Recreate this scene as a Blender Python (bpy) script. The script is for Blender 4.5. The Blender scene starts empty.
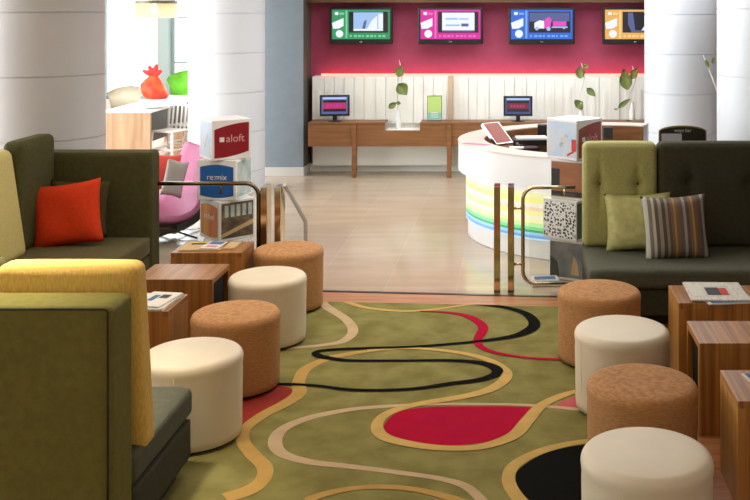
import bpy, bmesh, math, random
from mathutils import Vector, Matrix
random.seed(7)
S = bpy.context.scene
C = S.collection
PI = math.pi

# ------------------------------------------------------------------ camera
CAMZ = 2.3
cd = bpy.data.cameras.new('camera'); cam = bpy.data.objects.new('camera', cd); C.objects.link(cam)
cam.location = (0, 0, CAMZ); cam.rotation_euler = (PI / 2, 0, 0)
cd.sensor_width = 36; cd.lens = 48.0
cd.shift_x = -139 / 750; cd.shift_y = -240 / 750
cd.clip_end = 200
S.camera = cam

# ------------------------------------------------------------------ world
W = bpy.data.worlds.new('world'); S.world = W; W.use_nodes = True
bg = W.node_tree.nodes['Background']
bg.inputs[0].default_value = (0.86, 0.93, 1.0, 1); bg.inputs[1].default_value = 3.0

def area(name, loc, rot, sx, sy, power, col, spread=PI):
    d = bpy.data.lights.new(name, 'AREA'); d.shape = 'RECTANGLE'; d.size = sx; d.size_y = sy
    d.energy = power; d.color = col; d.spread = spread
    o = bpy.data.objects.new(name, d); C.objects.link(o); o.location = loc; o.rotation_euler = rot
    return o
# daylight through the tall windows on the left and at the far left end
area('window_daylight', (-9.3, 10.0, 1.7), (0, -PI / 2, 0), 2.6, 9.0, 800, (0.93, 0.965, 1.0))
area('far_window_daylight', (-7.0, 19.3, 1.7), (-PI / 2, 0, 0), 5.0, 2.6, 200, (0.94, 0.97, 1.0))
# unseen lights added at ceiling height, no fixtures, to brighten reception, hall and lounge
area('reception_fill_light', (0.4, 12.4, 3.1), (0, 0, 0), 5.0, 1.6, 130, (0.94, 0.97, 1.0))
area('hall_fill_light', (0.2, 8.9, 3.1), (0, 0, 0), 3.4, 1.0, 70, (0.98, 0.98, 0.98))
area('lounge_fill_light', (-1.7, 6.4, 3.1), (0, 0, 0), 2.0, 1.0, 40, (1.0, 0.86, 0.68))
area('front_ceiling_lamp', (-2.25, 4.40, 3.1), (0, 0, 0), 0.3, 0.15, 12, (1.0, 0.88, 0.70), math.radians(50))
area('rear_fill_light', (0.0, 1.5, 3.1), (0, 0, 0), 2.0, 1.0, 20, (1.0, 0.74, 0.45))

vs = S.view_settings
vs.view_transform = 'Standard'; vs.look = 'None'; vs.gamma = 1; vs.use_curve_mapping = False
vs.exposure = 0.0
S.cycles.use_denoising = True
S.cycles.max_bounces = 8
S.cycles.transparent_max_bounces = 12

# ------------------------------------------------------------------ materials
def lin(c):
    return tuple(((v / 255) / 12.92 if v / 255 <= 0.04045 else ((v / 255 + 0.055) / 1.055) ** 2.4) for v in c)
M = {}
def mat(name, rgb, rough=0.6, metal=0.0, var=0.0, scale=(8, 8, 8), bump=0.0, bscale=(200, 200, 200), emit=0.0, spec=0.5, rgb2=None, detail=3):
    m = bpy.data.materials.new(name); m.use_nodes = True
    nt = m.node_tree; n = nt.nodes; l = nt.links; b = n['Principled BSDF']
    c = lin(rgb)
    b.inputs['Base Color'].default_value = (*c, 1)
    b.inputs['Roughness'].default_value = rough; b.inputs['Metallic'].default_value = metal
    b.inputs['Specular IOR Level'].default_value = spec
    if emit:
        b.inputs['Emission Color'].default_value = (*c, 1); b.inputs['Emission Strength'].default_value = emit
    tc = n.new('ShaderNodeTexCoord')
    if var or rgb2:
        mp = n.new('ShaderNodeMapping'); mp.inputs['Scale'].default_value = scale
        nz = n.new('ShaderNodeTexNoise'); nz.inputs['Scale'].default_value = 1.0; nz.inputs['Detail'].default_value = detail
        rp = n.new('ShaderNodeValToRGB')
        c2 = lin(rgb2) if rgb2 else tuple(min(1, v * (1 + var)) for v in c)
        c1 = c if rgb2 else tuple(v * (1 - var) for v in c)
        rp.color_ramp.elements[0].position = 0.35; rp.color_ramp.elements[1].position = 0.65
        rp.color_ramp.elements[0].color = (*c1, 1); rp.color_ramp.elements[1].color = (*c2, 1)
        l.new(tc.outputs['Object'], mp.inputs[0]); l.new(mp.outputs[0], nz.inputs['Vector'])
        l.new(nz.outputs['Fac'], rp.inputs[0]); l.new(rp.outputs[0], b.inputs['Base Color'])
    if bump:
        mp = n.new('ShaderNodeMapping'); mp.inputs['Scale'].default_value = bscale
        nz = n.new('ShaderNodeTexNoise'); nz.inputs['Scale'].default_value = 1.0; nz.inputs['Detail'].default_value = 2
        bp = n.new('ShaderNodeBump'); bp.inputs['Strength'].default_value = bump; bp.inputs['Distance'].default_value = 0.004
        l.new(tc.outputs['Object'], mp.inputs[0]); l.new(mp.outputs[0], nz.inputs['Vector'])
        l.new(nz.outputs['Fac'], bp.inputs['Height']); l.new(bp.outputs[0], b.inputs['Normal'])
    M[name] = m
    return m

mat('tile_plain', (206, 204, 198), 0.4)
mat('plaster', (232, 230, 224), 0.8)
mat('ceiling_paint', (235, 232, 226), 0.9)
mat('magenta_wall', (158, 62, 92), 0.7, var=0.05)
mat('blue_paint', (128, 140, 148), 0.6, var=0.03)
mat('slate_side', (86, 84, 74), 0.6)
mat('column_white', (212, 217, 224), 0.45, var=0.02, scale=(1.5, 1.5, 1.5))
mat('column_white_shaded', (184, 181, 181), 0.5, var=0.03, scale=(1.5, 1.5, 1.5))  # white column with its shade against the windows put into the colour
mat('soffit_wood', (86, 60, 24), 0.5, var=0.3, scale=(2, 10, 30))
mat('panel_white', (240, 240, 232), 0.6)
mat('panel_beige', (196, 174, 148), 0.6)
mat('counter_wood', (130, 86, 48), 0.45, var=0.18, scale=(2, 8, 25))
mat('table_wood', (186, 130, 66), 0.38, rgb2=(144, 92, 40), scale=(48, 1.2, 1.0), bump=0.05, bscale=(300, 20, 20))
mat('table_wood_side', (194, 140, 74), 0.38, rgb2=(156, 104, 50), scale=(1, 46, 1.0), bump=0.05, bscale=(20, 300, 20))
mat('red_wood', (168, 114, 56), 0.38, rgb2=(134, 86, 38), scale=(48, 1.2, 1.0))
mat('red_wood_side', (170, 116, 58), 0.38, rgb2=(138, 88, 40), scale=(1, 46, 1.0))
mat('pale_wood', (186, 150, 114), 0.5, rgb2=(158, 122, 88), scale=(14, 1, 1))
mat('lounge_wood', (196, 136, 88), 0.4, rgb2=(160, 102, 60), scale=(2, 30, 1))
mat('far_wood', (176, 128, 88), 0.5, var=0.15, scale=(4, 20, 1))
mat('olive_back', (112, 106, 52), 0.9, var=0.08, scale=(30, 30, 30), bump=0.5, spec=0.2)
mat('olive_dark', (74, 71, 40), 0.9, var=0.12, scale=(30, 30, 30), bump=0.5, spec=0.2)
mat('sofa_dark', (62, 60, 44), 0.9, var=0.1, scale=(30, 30, 30), bump=0.5, spec=0.25)
mat('sofa_seat', (82, 83, 68), 0.85, var=0.08, scale=(30, 30, 30), bump=0.4, spec=0.3)
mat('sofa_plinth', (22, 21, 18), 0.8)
mat('mustard', (226, 186, 98), 0.8, var=0.1, scale=(120, 120, 30), bump=0.4, spec=0.3)
mat('lime', (162, 160, 102), 0.8, var=0.08, scale=(60, 60, 60), bump=0.3, spec=0.3)
mat('pale_olive', (196, 182, 116), 0.8, var=0.06, scale=(60, 60, 60), bump=0.3, spec=0.3)
mat('lime_cushion', (182, 180, 116), 0.6, var=0.12, scale=(20, 20, 20), bump=0.3)
mat('red_cushion', (206, 58, 20), 0.8, var=0.1, scale=(90, 90, 90), bump=0.5, spec=0.2)
mat('olive_cushion', (70, 62, 34), 0.9, var=0.1, scale=(60, 60, 60), spec=0.2)
mat('thread', (60, 56, 30), 0.8)
mat('cream_leather', (224, 211, 186), 0.45, var=0.03, scale=(5, 5, 5), bump=0.15, bscale=(120, 120, 120))
mat('weave', (194, 144, 92), 0.85, rgb2=(168, 116, 66), scale=(34, 34, 300), bump=0.9, bscale=(60, 60, 420))
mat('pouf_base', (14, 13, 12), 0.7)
mat('rug_green', (140, 134, 80), 0.95, rgb2=(120, 112, 62), scale=(5, 5, 5), bump=0.6, bscale=(160, 160, 160), spec=0.1)
mat('rug_tan', (196, 164, 96), 0.95, bump=0.5, bscale=(160, 160, 160), var=0.06, spec=0.1)
mat('rug_amber', (186, 150, 84), 0.95, bump=0.5, bscale=(160, 160, 160), var=0.06, spec=0.1)
mat('rug_pink', (192, 166, 132), 0.95, bump=0.5, bscale=(160, 160, 160), var=0.06, spec=0.1)
mat('rug_magenta', (172, 4, 50), 0.95, bump=0.5, bscale=(160, 160, 160), var=0.05, spec=0.1)
mat('rug_crimson_shaded', (150, 52, 44), 0.95, bump=0.5, bscale=(160, 160, 160), var=0.05, spec=0.1)  # crimson patch of the rug, dulled in colour for the shadow on it
mat('rug_rose', (186, 92, 96), 0.95, bump=0.5, bscale=(160, 160, 160), var=0.05, spec=0.1)
mat('rug_black', (16, 17, 14), 0.95, bump=0.5, bscale=(160, 160, 160), spec=0.05)
mat('brass', (216, 202, 176), 0.12, 1.0)
mat('bronze', (120, 106, 84), 0.2, 1.0)
mat('steel', (170, 170, 170), 0.25, 1.0)
mat('threshold', (50, 50, 62), 0.3, 0.6)
mat('black_plastic', (18, 18, 18), 0.35)
mat('dark_grey', (48, 48, 44), 0.5)
mat('desk_white', (246, 250, 255), 0.3)
mat('desk_top', (226, 216, 204), 0.3)
mat('white_plastic', (232, 232, 232), 0.4)
mat('white_metal', (228, 228, 224), 0.35)
mat('paper', (222, 218, 206), 0.8, var=0.05, scale=(60, 60, 60))
mat('newsprint', (196, 194, 186), 0.8, rgb2=(226, 222, 212), scale=(90, 14, 1))
mat('print_dark', (58, 60, 62), 0.7)
mat('print_blue', (70, 104, 150), 0.7)
mat('print_red', (200, 56, 50), 0.7)
mat('print_pink', (214, 120, 150), 0.7)
mat('cover_tan', (200, 168, 120), 0.7)
mat('cube_red', (140, 14, 34), 0.4)
mat('cube_blue', (24, 92, 168), 0.4)
mat('cube_orange', (226, 158, 60), 0.4, rgb2=(196, 100, 62), scale=(5, 5, 1))
mat('cube_brown', (150, 70, 40), 0.4, rgb2=(166, 52, 56), scale=(4, 4, 4))
mat('cube_sky', (176, 204, 232), 0.4, rgb2=(206, 206, 212), scale=(9, 9, 9))
mat('cube_teal', (150, 176, 178), 0.4, rgb2=(196, 200, 196), scale=(9, 9, 9))
mat('cube_photo', (62, 58, 54), 0.4, rgb2=(116, 96, 76), scale=(12, 12, 16))
mat('cube_greenside', (92, 106, 62), 0.5)
mat('cube_grey_photo', (96, 104, 114), 0.4, rgb2=(138, 140, 142), scale=(7, 7, 7))
mat('cube_tan_photo', (178, 122, 88), 0.4, rgb2=(150, 96, 70), scale=(4, 4, 8))
mat('screen_rose', (186, 104, 112), 0.35)
mat('logo_white', (226, 222, 214), 0.5)
mat('logo_pink', (214, 160, 168), 0.5)
mat('sign_black', (40, 38, 28), 0.4)
mat('sign_gold', (150, 136, 96), 0.4, 0.4)
mat('sign_grey', (200, 200, 206), 0.5)
mat('pink_shell', (164, 88, 124), 0.7, var=0.04)
mat('shell_outside', (92, 74, 62), 0.6)
mat('orange_bag', (238, 92, 24), 0.6, rgb2=(216, 44, 30), scale=(8, 8, 8))
mat('green_seat', (138, 200, 84), 0.5, var=0.1)
mat('beige_seat', (206, 200, 184), 0.7)
mat('leaf', (122, 156, 72), 0.5, rgb2=(170, 170, 110), scale=(18, 18, 18))
mat('stem_white', (226, 220, 212), 0.6)
mat('poster_green', (176, 206, 116), 0.5)
mat('poster_teal', (130, 186, 170), 0.5)
mat('mullion', (150, 166, 166), 0.5)
mat('pendant_cap', (96, 88, 74), 0.4, 0.5)
mat('led_red', (255, 92, 78), 0.5, emit=6.0)
def scr(name, rgb, e=1.0):
    m = mat(name, rgb, 0.3); b = m.node_tree.nodes['Principled BSDF']
    b.inputs['Base Color'].default_value = (0.01, 0.01, 0.01, 1)
    b.inputs['Emission Color'].default_value = (*lin(rgb), 1); b.inputs['Emission Strength'].default_value = e
scr('s_green', (46, 150, 96)); scr('s_green2', (120, 214, 160)); scr('s_magenta', (222, 30, 160)); scr('s_magenta2', (244, 110, 200))
scr('s_blue', (40, 104, 220)); scr('s_blue2', (120, 176, 250)); scr('s_amber', (240, 176, 84)); scr('s_amber2', (250, 214, 150))
scr('s_white', (240, 246, 252)); scr('s_black', (18, 18, 26)); scr('s_sky', (160, 196, 240)); scr('s_pink', (236, 70, 196))
scr('s_navy', (60, 70, 130)); scr('s_paleblue', (176, 200, 246)); scr('s_crimson', (190, 40, 96)); scr('s_violet', (196, 40, 160)); scr('s_slate', (84, 96, 150))
scr('s_dark_red', (110, 30, 60))

def custom(name):
    m = bpy.data.materials.new(name); m.use_nodes = True; M[name] = m
    return m, m.node_tree, m.node_tree.nodes, m.node_tree.links
# glass: thin pane that lets light through
for nm, tint, f in (('clear_glass', (0.96, 0.98, 0.97), 0.04), ('shade_glass', (0.93, 0.86, 0.74), 0.35)):
    m, nt, n, l = custom(nm); n.clear()
    o = n.new('ShaderNodeOutputMaterial'); t = n.new('ShaderNodeBsdfTransparent'); t.inputs[0].default_value = (*tint, 1)
    g = n.new('ShaderNodeBsdfGlossy') if f < 0.2 else n.new('ShaderNodeBsdfTranslucent')
    g.inputs[0].default_value = (0.9, 0.85, 0.75, 1)
    if f < 0.2: g.inputs['Roughness'].default_value = 0.02
    x = n.new('ShaderNodeMixShader'); x.inputs[0].default_value = f
    l.new(t.outputs[0], x.inputs[1]); l.new(g.outputs[0], x.inputs[2]); l.new(x.outputs[0], o.inputs[0])
# floor tiles, 60 cm, polished
m, nt, n, l = custom('floor_tile'); b = n['Principled BSDF']
tc = n.new('ShaderNodeTexCoord'); mp = n.new('ShaderNodeMapping'); mp.inputs['Location'].default_value = (1.07 + 6, 0.1, 0)
bk = n.new('ShaderNodeTexBrick'); bk.offset = 0.0; bk.inputs['Scale'].default_value = 1.0
bk.inputs['Brick Width'].default_value = 0.6; bk.inputs['Row Height'].default_value = 0.6; bk.inputs['Mortar Size'].default_value = 0.004
bk.inputs['Color1'].default_value = (*lin((194, 175, 152)), 1); bk.inputs['Color2'].default_value = (*lin((186, 169, 148)), 1); bk.inputs['Mortar'].default_value = (*lin((198, 182, 160)), 1)
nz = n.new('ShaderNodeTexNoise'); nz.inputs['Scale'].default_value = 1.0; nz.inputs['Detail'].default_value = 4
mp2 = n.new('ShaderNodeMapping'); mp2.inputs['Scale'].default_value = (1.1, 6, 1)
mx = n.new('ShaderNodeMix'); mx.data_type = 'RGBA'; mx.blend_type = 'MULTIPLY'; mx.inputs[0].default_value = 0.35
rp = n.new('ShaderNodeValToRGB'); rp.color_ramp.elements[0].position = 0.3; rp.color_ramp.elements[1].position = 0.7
rp.color_ramp.elements[0].color = (0.62, 0.52, 0.42, 1)  # brownish streaks imitate warm reflections in the polished floor
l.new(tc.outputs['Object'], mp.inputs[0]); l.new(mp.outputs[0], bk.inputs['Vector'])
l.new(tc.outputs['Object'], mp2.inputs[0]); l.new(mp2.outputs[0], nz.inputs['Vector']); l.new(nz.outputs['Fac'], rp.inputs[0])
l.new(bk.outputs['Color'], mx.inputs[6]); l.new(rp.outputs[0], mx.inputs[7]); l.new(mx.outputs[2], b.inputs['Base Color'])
b.inputs['Roughness'].default_value = 0.16
# striped band of the desk: colours by height
m, nt, n, l = custom('desk_stripes'); b = n['Principled BSDF']
tc = n.new('ShaderNodeTexCoord'); sx = n.new('ShaderNodeSeparateXYZ'); mr = n.new('ShaderNodeMapRange')
mr.inputs[1].default_value = 0.16; mr.inputs[2].default_value = 0.68
rp = n.new('ShaderNodeValToRGB'); cr = rp.color_ramp; cr.interpolation = 'CONSTANT'
st = [(0, (196, 220, 244)), (.05, (110, 168, 228)), (.10, (150, 204, 238)), (.15, (60, 164, 112)), (.19, (120, 214, 150)), (.25, (190, 236, 170)), (.32, (240, 240, 180)), (.39, (236, 234, 222)),
      (.45, (242, 240, 160)), (.53, (236, 214, 190)), (.60, (240, 238, 228)), (.67, (244, 242, 150)), (.77, (240, 240, 190)), (.86, (236, 240, 236)), (.94, (170, 226, 246))]
for i, (p, c) in enumerate(st):
    e = cr.elements[i] if i < 2 else cr.elements.new(p)
    e.position = p; e.color = (*lin(c), 1)
l.new(tc.outputs['Object'], sx.inputs[0]); l.new(sx.outputs['Z'], mr.inputs[0]); l.new(mr.outputs[0], rp.inputs[0]); l.new(rp.outputs[0], b.inputs['Base Color'])
b.inputs['Roughness'].default_value = 0.35
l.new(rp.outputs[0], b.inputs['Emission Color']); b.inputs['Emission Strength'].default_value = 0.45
# striped cushion: colours by x
m, nt, n, l = custom('striped_fabric'); b = n['Principled BSDF']
tc = n.new('ShaderNodeTexCoord'); sx = n.new('ShaderNodeSeparateXYZ'); mr = n.new('ShaderNodeMapRange')
mr.inputs[1].default_value = -0.26; mr.inputs[2].default_value = 0.26
rp = n.new('ShaderNodeValToRGB'); cr = rp.color_ramp; cr.interpolation = 'CONSTANT'
st = [(0, (150, 146, 132)), (.05, (176, 172, 160)), (.10, (110, 100, 90)), (.15, (176, 170, 144)), (.19, (90, 84, 80)), (.24, (150, 142, 128)), (.29, (84, 74, 66)), (.34, (140, 132, 110)), (.38, (92, 82, 76)),
      (.42, (128, 92, 68)), (.46, (150, 134, 84)), (.49, (130, 88, 64)), (.54, (96, 88, 82)), (.60, (150, 144, 132)), (.64, (86, 78, 74)), (.69, (134, 92, 66)), (.73, (156, 140, 90)), (.76, (126, 82, 62)), (.82, (90, 84, 80)), (.88, (160, 152, 138)), (.93, (96, 86, 76))]
for i, (p, c) in enumerate(st):
    e = cr.elements[i] if i < 2 else cr.elements.new(p)
    e.position = p; e.color = (*lin(c), 1)
l.new(tc.outputs['Object'], sx.inputs[0]); l.new(sx.outputs['X'], mr.inputs[0]); l.new(mr.outputs[0], rp.inputs[0]); l.new(rp.outputs[0], b.inputs['Base Color'])
b.inputs['Roughness'].default_value = 0.8
# polka: dark squiggles on white
m, nt, n, l = custom('polka'); b = n['Principled BSDF']
tc = n.new('ShaderNodeTexCoord'); vo = n.new('ShaderNodeTexVoronoi'); vo.inputs['Scale'].default_value = 38; vo.inputs['Randomness'].default_value = 0.8
rp = n.new('ShaderNodeValToRGB'); rp.color_ramp.interpolation = 'CONSTANT'
rp.color_ramp.elements[0].color = (*lin((60, 62, 66)), 1); rp.color_ramp.elements[1].position = 0.40; rp.color_ramp.elements[1].color = (*lin((248, 250, 255)), 1)
l.new(tc.outputs['Object'], vo.inputs['Vector']); l.new(vo.outputs['Distance'], rp.inputs[0]); l.new(rp.outputs[0], b.inputs['Base Color'])
b.inputs['Roughness'].default_value = 0.4

# ------------------------------------------------------------------ helpers
def obj(name, bm, mats, parent=None, loc=None, rot=None, smooth=False):
    me = bpy.data.meshes.new(name)
    bmesh.ops.recalc_face_normals(bm, faces=bm.faces[:])
    bm.to_mesh(me); bm.free()
    if isinstance(mats, str): mats = [mats]
    for m_ in mats: me.materials.append(M[m_])
    if smooth:
        for p in me.polygons: p.use_smooth = True
        if smooth != 'all':
            me.set_sharp_from_angle(angle=math.radians(smooth if smooth > 1 else 40))
    o = bpy.data.objects.new(name, me); C.objects.link(o)
    if parent: o.parent = parent
    if loc is not None: o.location = loc
    if rot is not None: o.rotation_euler = rot
    return o
def tag(o, label=None, cat=None, group=None, kind=None):
    if label: o['label'] = label
    if cat: o['category'] = cat
    if group: o['group'] = group
    if kind: o['kind'] = kind
    return o
def thing(name, label, cat, loc=(0, 0, 0), rz=0, group=None):
    o = bpy.data.objects.new(name, None); C.objects.link(o); o.empty_display_size = 0.1
    o.location = loc; o.rotation_euler = (0, 0, rz)
    return tag(o, label, cat, group)
def struct(name, bm, mats, **k):
    return tag(obj(name, bm, mats, **k), kind='structure')
def dup(root, loc, rz=None, label=None, parent=None):
    r = root.copy(); C.objects.link(r)
    if loc is not None: r.location = loc
    if rz is not None: r.rotation_euler = (0, 0, rz)
    if label: r['label'] = label
    for ch in list(root.children):
        c = ch.copy(); C.objects.link(c); c.parent = r
        for g in ch.children:
            d = g.copy(); C.objects.link(d); d.parent = c
    return r
def box(bm, x0, x1, y0, y1, z0, z1, mi=0):
    v = [bm.verts.new((x, y, z)) for x in (x0, x1) for y in (y0, y1) for z in (z0, z1)]
    fs = [(0, 1, 3, 2), (4, 6, 7, 5), (0, 4, 5, 1), (2, 3, 7, 6), (0, 2, 6, 4), (1, 5, 7, 3)]
    out = []
    for f in fs:
        q = bm.faces.new([v[i] for i in f]); q.material_index = mi; out.append(q)
    return out
def bx(x0, x1, y0, y1, z0, z1, bev=0.0, seg=2):
    bm = bmesh.new(); box(bm, x0, x1, y0, y1, z0, z1)
    if bev:
        bmesh.ops.bevel(bm, geom=bm.edges[:], offset=bev, segments=seg, affect='EDGES', profile=0.5)
    return bm
def soft(x0, x1, y0, y1, z0, z1, r=0.04, n=14, bulge=0.0, fn=None):
    """rounded upholstery block from a subdivided cube"""
    bm = bmesh.new(); bmesh.ops.create_cube(bm, size=2)
    bmesh.ops.subdivide_edges(bm, edges=bm.edges[:], cuts=n, use_grid_fill=True)
    c = Vector(((x0 + x1) / 2, (y0 + y1) / 2, (z0 + z1) / 2)); h = Vector(((x1 - x0) / 2, (y1 - y0) / 2, (z1 - z0) / 2))
    r = min(r, *h)
    for v in bm.verts:
        u = v.co.copy()
        p = Vector([0, 0, 0])
        for i in range(3):
            t = u[i]
            # concentrate vertices near the rounded rims
            s = math.copysign(abs(t) ** 0.6, t) if abs(t) < 1 else t
            p[i] = s * h[i]
        q = Vector([max(-(h[i] - r), min(h[i] - r, p[i])) for i in range(3)])
        d = p - q
        if d.length > 1e-9:
            m_ = max(abs(a) for a in d)
            p = q + d.normalized() * min(r, m_ if m_ > 0 else r) if m_ < r * 0.999 else q + d.normalized() * r
        if bulge:
            f = (1 - u.x ** 2) * (1 - u.z ** 2)
            p.y += math.copysign(bulge, u.y) * f if abs(u.y) > 0.99 else 0
            f = (1 - u.x ** 2) * (1 - u.y ** 2)
            p.z += bulge * 0.5 * f if u.z > 0.99 else 0
        p = p + c
        if fn: p = fn(p, u)
        v.co = p
    return bm
def tube(bm, pts, r, n=8, cap=True, mi=0):
    pts = [Vector(p) for p in pts]; rings = []
    rs = r if isinstance(r, (list, tuple)) else [r] * len(pts)
    up = Vector((0, 0, 1))
    for i, p in enumerate(pts):
        t = (pts[min(i + 1, len(pts) - 1)] - pts[max(i - 1, 0)]).normalized()
        a = t.cross(up)
        if a.length < 0.05: a = t.cross(Vector((0, 1, 0)))
        a.normalize(); b_ = t.cross(a).normalized()
        if rings:
            # keep frames aligned
            pa = last
            a = (pa - t * pa.dot(t)).normalized(); b_ = t.cross(a).normalized()
        last = a
        rings.append([bm.verts.new(p + (a * math.cos(2 * PI * k / n) + b_ * math.sin(2 * PI * k / n)) * rs[i]) for k in range(n)])
    for i in range(len(rings) - 1):
        for k in range(n):
            f = bm.faces.new((rings[i][k], rings[i][(k + 1) % n], rings[i + 1][(k + 1) % n], rings[i + 1][k])); f.material_index = mi
    if cap:
        bm.faces.new(rings[0]).material_index = mi; bm.faces.new(rings[-1]).material_index = mi
    return bm
def lathe(bm, prof, n=48, cx=0, cy=0, cap=True, mi=0):
    rings = []
    for (r, z) in prof:
        rings.append([bm.verts.new((cx + r * math.cos(2 * PI * k / n), cy + r * math.sin(2 * PI * k / n), z)) for k in range(n)])
    for i in range(len(rings) - 1):
        for k in range(n):
            bm.faces.new((rings[i][k], rings[i][(k + 1) % n], rings[i + 1][(k + 1) % n], rings[i + 1][k])).material_index = mi
    if cap:
        bm.faces.new(rings[0]).material_index = mi; bm.faces.new(rings[-1]).material_index = mi
    return bm
def poly(bm, pts, mi=0):
    f = bm.faces.new([bm.verts.new(p) for p in pts]); f.material_index = mi; return f
def text_mesh(name, body, size, mname, parent, loc, rot, ext=0.001):
    cu = bpy.data.curves.new(name, 'FONT'); cu.body = body; cu.size = size; cu.extrude = ext; cu.align_x = 'CENTER'; cu.align_y = 'CENTER'
    t = bpy.data.objects.new(name, cu); C.objects.link(t)
    dg = bpy.context.evaluated_depsgraph_get(); me = bpy.data.meshes.new_from_object(t.evaluated_get(dg))
    bpy.data.objects.remove(t); me.materials.clear(); me.materials.append(M[mname])
    o = bpy.data.objects.new(name, me); C.objects.link(o); o.parent = parent; o.location = loc; o.rotation_euler = rot
    return o
def X(px, Y): return (px - 514) * Y / 1000
def Z(py, Y): return CAMZ - (py - 10) * Y / 1000
def FL(px, py):
    Y = CAMZ * 1000 / (py - 10); return (X(px, Y), Y)
def spline(pts, n=10):
    out = []
    P = [pts[0]] + list(pts) + [pts[-1]]
    for i in range(1, len(P) - 2):
        p0, p1, p2, p3 = P[i - 1], P[i], P[i + 1], P[i + 2]
        for k in range(n):
            t = k / n
            out.append(tuple(0.5 * ((2 * p1[j]) + (-p0[j] + p2[j]) * t + (2 * p0[j] - 5 * p1[j] + 4 * p2[j] - p3[j]) * t * t + (-p0[j] + 3 * p1[j] - 3 * p2[j] + p3[j]) * t ** 3) for j in range(len(p1))))
    out.append(tuple(pts[-1])); return out

# ================================================================== SETTING
XL, XR, YB, YF, YN, HC = -9.6, 7.0, 14.4, 19.6, -2.0, 3.2
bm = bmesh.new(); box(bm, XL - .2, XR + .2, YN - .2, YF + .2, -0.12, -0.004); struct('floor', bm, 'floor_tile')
# lounge timber floor with a slightly slanted far edge
def edgeY(x): return 8.03 - 0.082 * (x - 0.0)
bm = bmesh.new()
a0 = [(-5.2, 0.5), (3.6, 0.5), (3.6, edgeY(3.6)), (-5.2, edgeY(-5.2))]
f = poly(bm, [(x, y, 0) for x, y in a0]); r_ = bmesh.ops.extrude_face_region(bm, geom=[f])
for v in [g for g in r_['geom'] if isinstance(g, bmesh.types.BMVert)]: v.co.z = -0.004
struct('trim_1', bm, 'lounge_wood')
bm = bmesh.new(); box(bm, -5.2, 3.6, -0.02, 0.02, -0.004, 0.004)
o = struct('trim_2', bm, 'threshold'); o.location = (0, 8.05, 0); o.rotation_euler = (0, 0, -math.atan(0.082))
bm = bmesh.new(); box(bm, -9.4, -4.2, 14.6, 19.5, -0.004, 0.004); struct('trim_3', bm, 'far_wood')
bm = bmesh.new(); box(bm, XL - .2, XR + .2, YN - .2, YF + .2, HC, HC + .15); struct('ceiling', bm, 'ceiling_paint')
bm = bmesh.new(); box(bm, -3.47, XR, YB, YB + .2, -0.004, HC); struct('wall_back', bm, 'magenta_wall')
bm = bmesh.new(); box(bm, -3.48, -3.46, YB + .2, YF, -0.004, HC); struct('wall_passage', bm, 'plaster')
bm = bmesh.new(); box(bm, XR, XR + .2, YN, YB, -0.004, HC); struct('wall_right', bm, 'plaster')
bm = bmesh.new(); box(bm, XL, XR, YN - .2, YN, -0.004, HC); struct('wall_front', bm, 'plaster')
# left wall with four tall windows
bm = bmesh.new()
box(bm, XL - .2, XL, YN, YF, -0.004, 0.3); box(bm, XL - .2, XL, YN, YF, 2.95, HC)
for y in (-2, 4.0, 8.4, 12.8, 17.2, 19.4): box(bm, XL - .2, XL, y, y + (1.6 if y == -2 else .25), 0.3, 2.95)
struct('wall_left', bm, 'plaster')
# far wall: window band
bm = bmesh.new(); box(bm, XL, -3.47, YF, YF + .2, -0.004, 0.55); box(bm, XL, -3.47, YF, YF + .2, 3.0, HC); struct('wall_far', bm, 'plaster')
def window(i, pts, name='window_%d'):
    w = thing(name % i, None, None); tag(w, kind='structure')
    (x0, y0), (x1, y1), z0, z1 = pts
    dx, dy = x1 - x0, y1 - y0; L = math.hypot(dx, dy); w.location = (x0, y0, 0); w.rotation_euler = (0, 0, math.atan2(dy, dx))
    bm = bmesh.new(); t = .035
    box(bm, 0, L, -t, t, z0, z0 + .06); box(bm, 0, L, -t, t, z1 - .06, z1); box(bm, 0, .06, -t, t, z0, z1); box(bm, L - .06, L, -t, t, z0, z1)
    obj('window_frame', bm, 'mullion', w)
    bm = bmesh.new(); box(bm, .05, L - .05, -.004, .004, z0 + .05, z1 - .05); obj('pane', bm, 'clear_glass', w)
    return w
k = 1
for y0, y1 in ((-.4, 4.0), (4.25, 8.4), (8.65, 12.8), (13.05, 17.2), (17.45, 19.4)):
    window(k, ((XL - .1, y0), (XL - .1, y1), .3, 2.95)); k += 1
xm0, xm1 = X(159, 19.6), X(170, 19.6)
w = window(k, ((XL + .05, 19.7), (xm0, 19.7), .55, 3.0)); k += 1
w = window(k, ((xm1, 19.7), (-3.5, 19.7), .55, 3.0))
L = -3.5 - xm1
bm = bmesh.new()
for py in (17.5, 62.5): z = Z(py, 19.7); box(bm, 0.05, L - .05, -.03, .03, z - .02, z + .02)
obj('glazing_bar', bm, 'mullion', w)
bm = bmesh.new(); box(bm, xm0, xm1, 19.5, 19.8, -0.004, HC); struct('trim_4', bm, 'mullion')
bm = bmesh.new(); box(bm, -8.2, -8.02, 19.45, 19.75, -0.004, HC); struct('trim_5', bm, 'mullion')

# blue pier at the end of the back wall
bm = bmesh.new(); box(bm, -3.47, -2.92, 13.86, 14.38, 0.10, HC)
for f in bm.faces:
    if f.calc_center_median().x > -2.93: f.material_index = 1  # right side face gets the darker slate colour
struct('wall_pier', bm, ['blue_paint', 'slate_side'])
struct('baseboard_pier', bx(-3.475, -2.915, 13.85, 14.38, -0.004, 0.12, .004), 'tile_plain')
bm = bmesh.new(); box(bm, -2.92, XR, 14.05, 14.4, 2.405, HC); struct('trim_6', bm, 'soffit_wood')
struct('baseboard_back', bx(-2.92, XR, 14.30, 14.4, -0.004, 0.10), 'panel_white')

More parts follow.
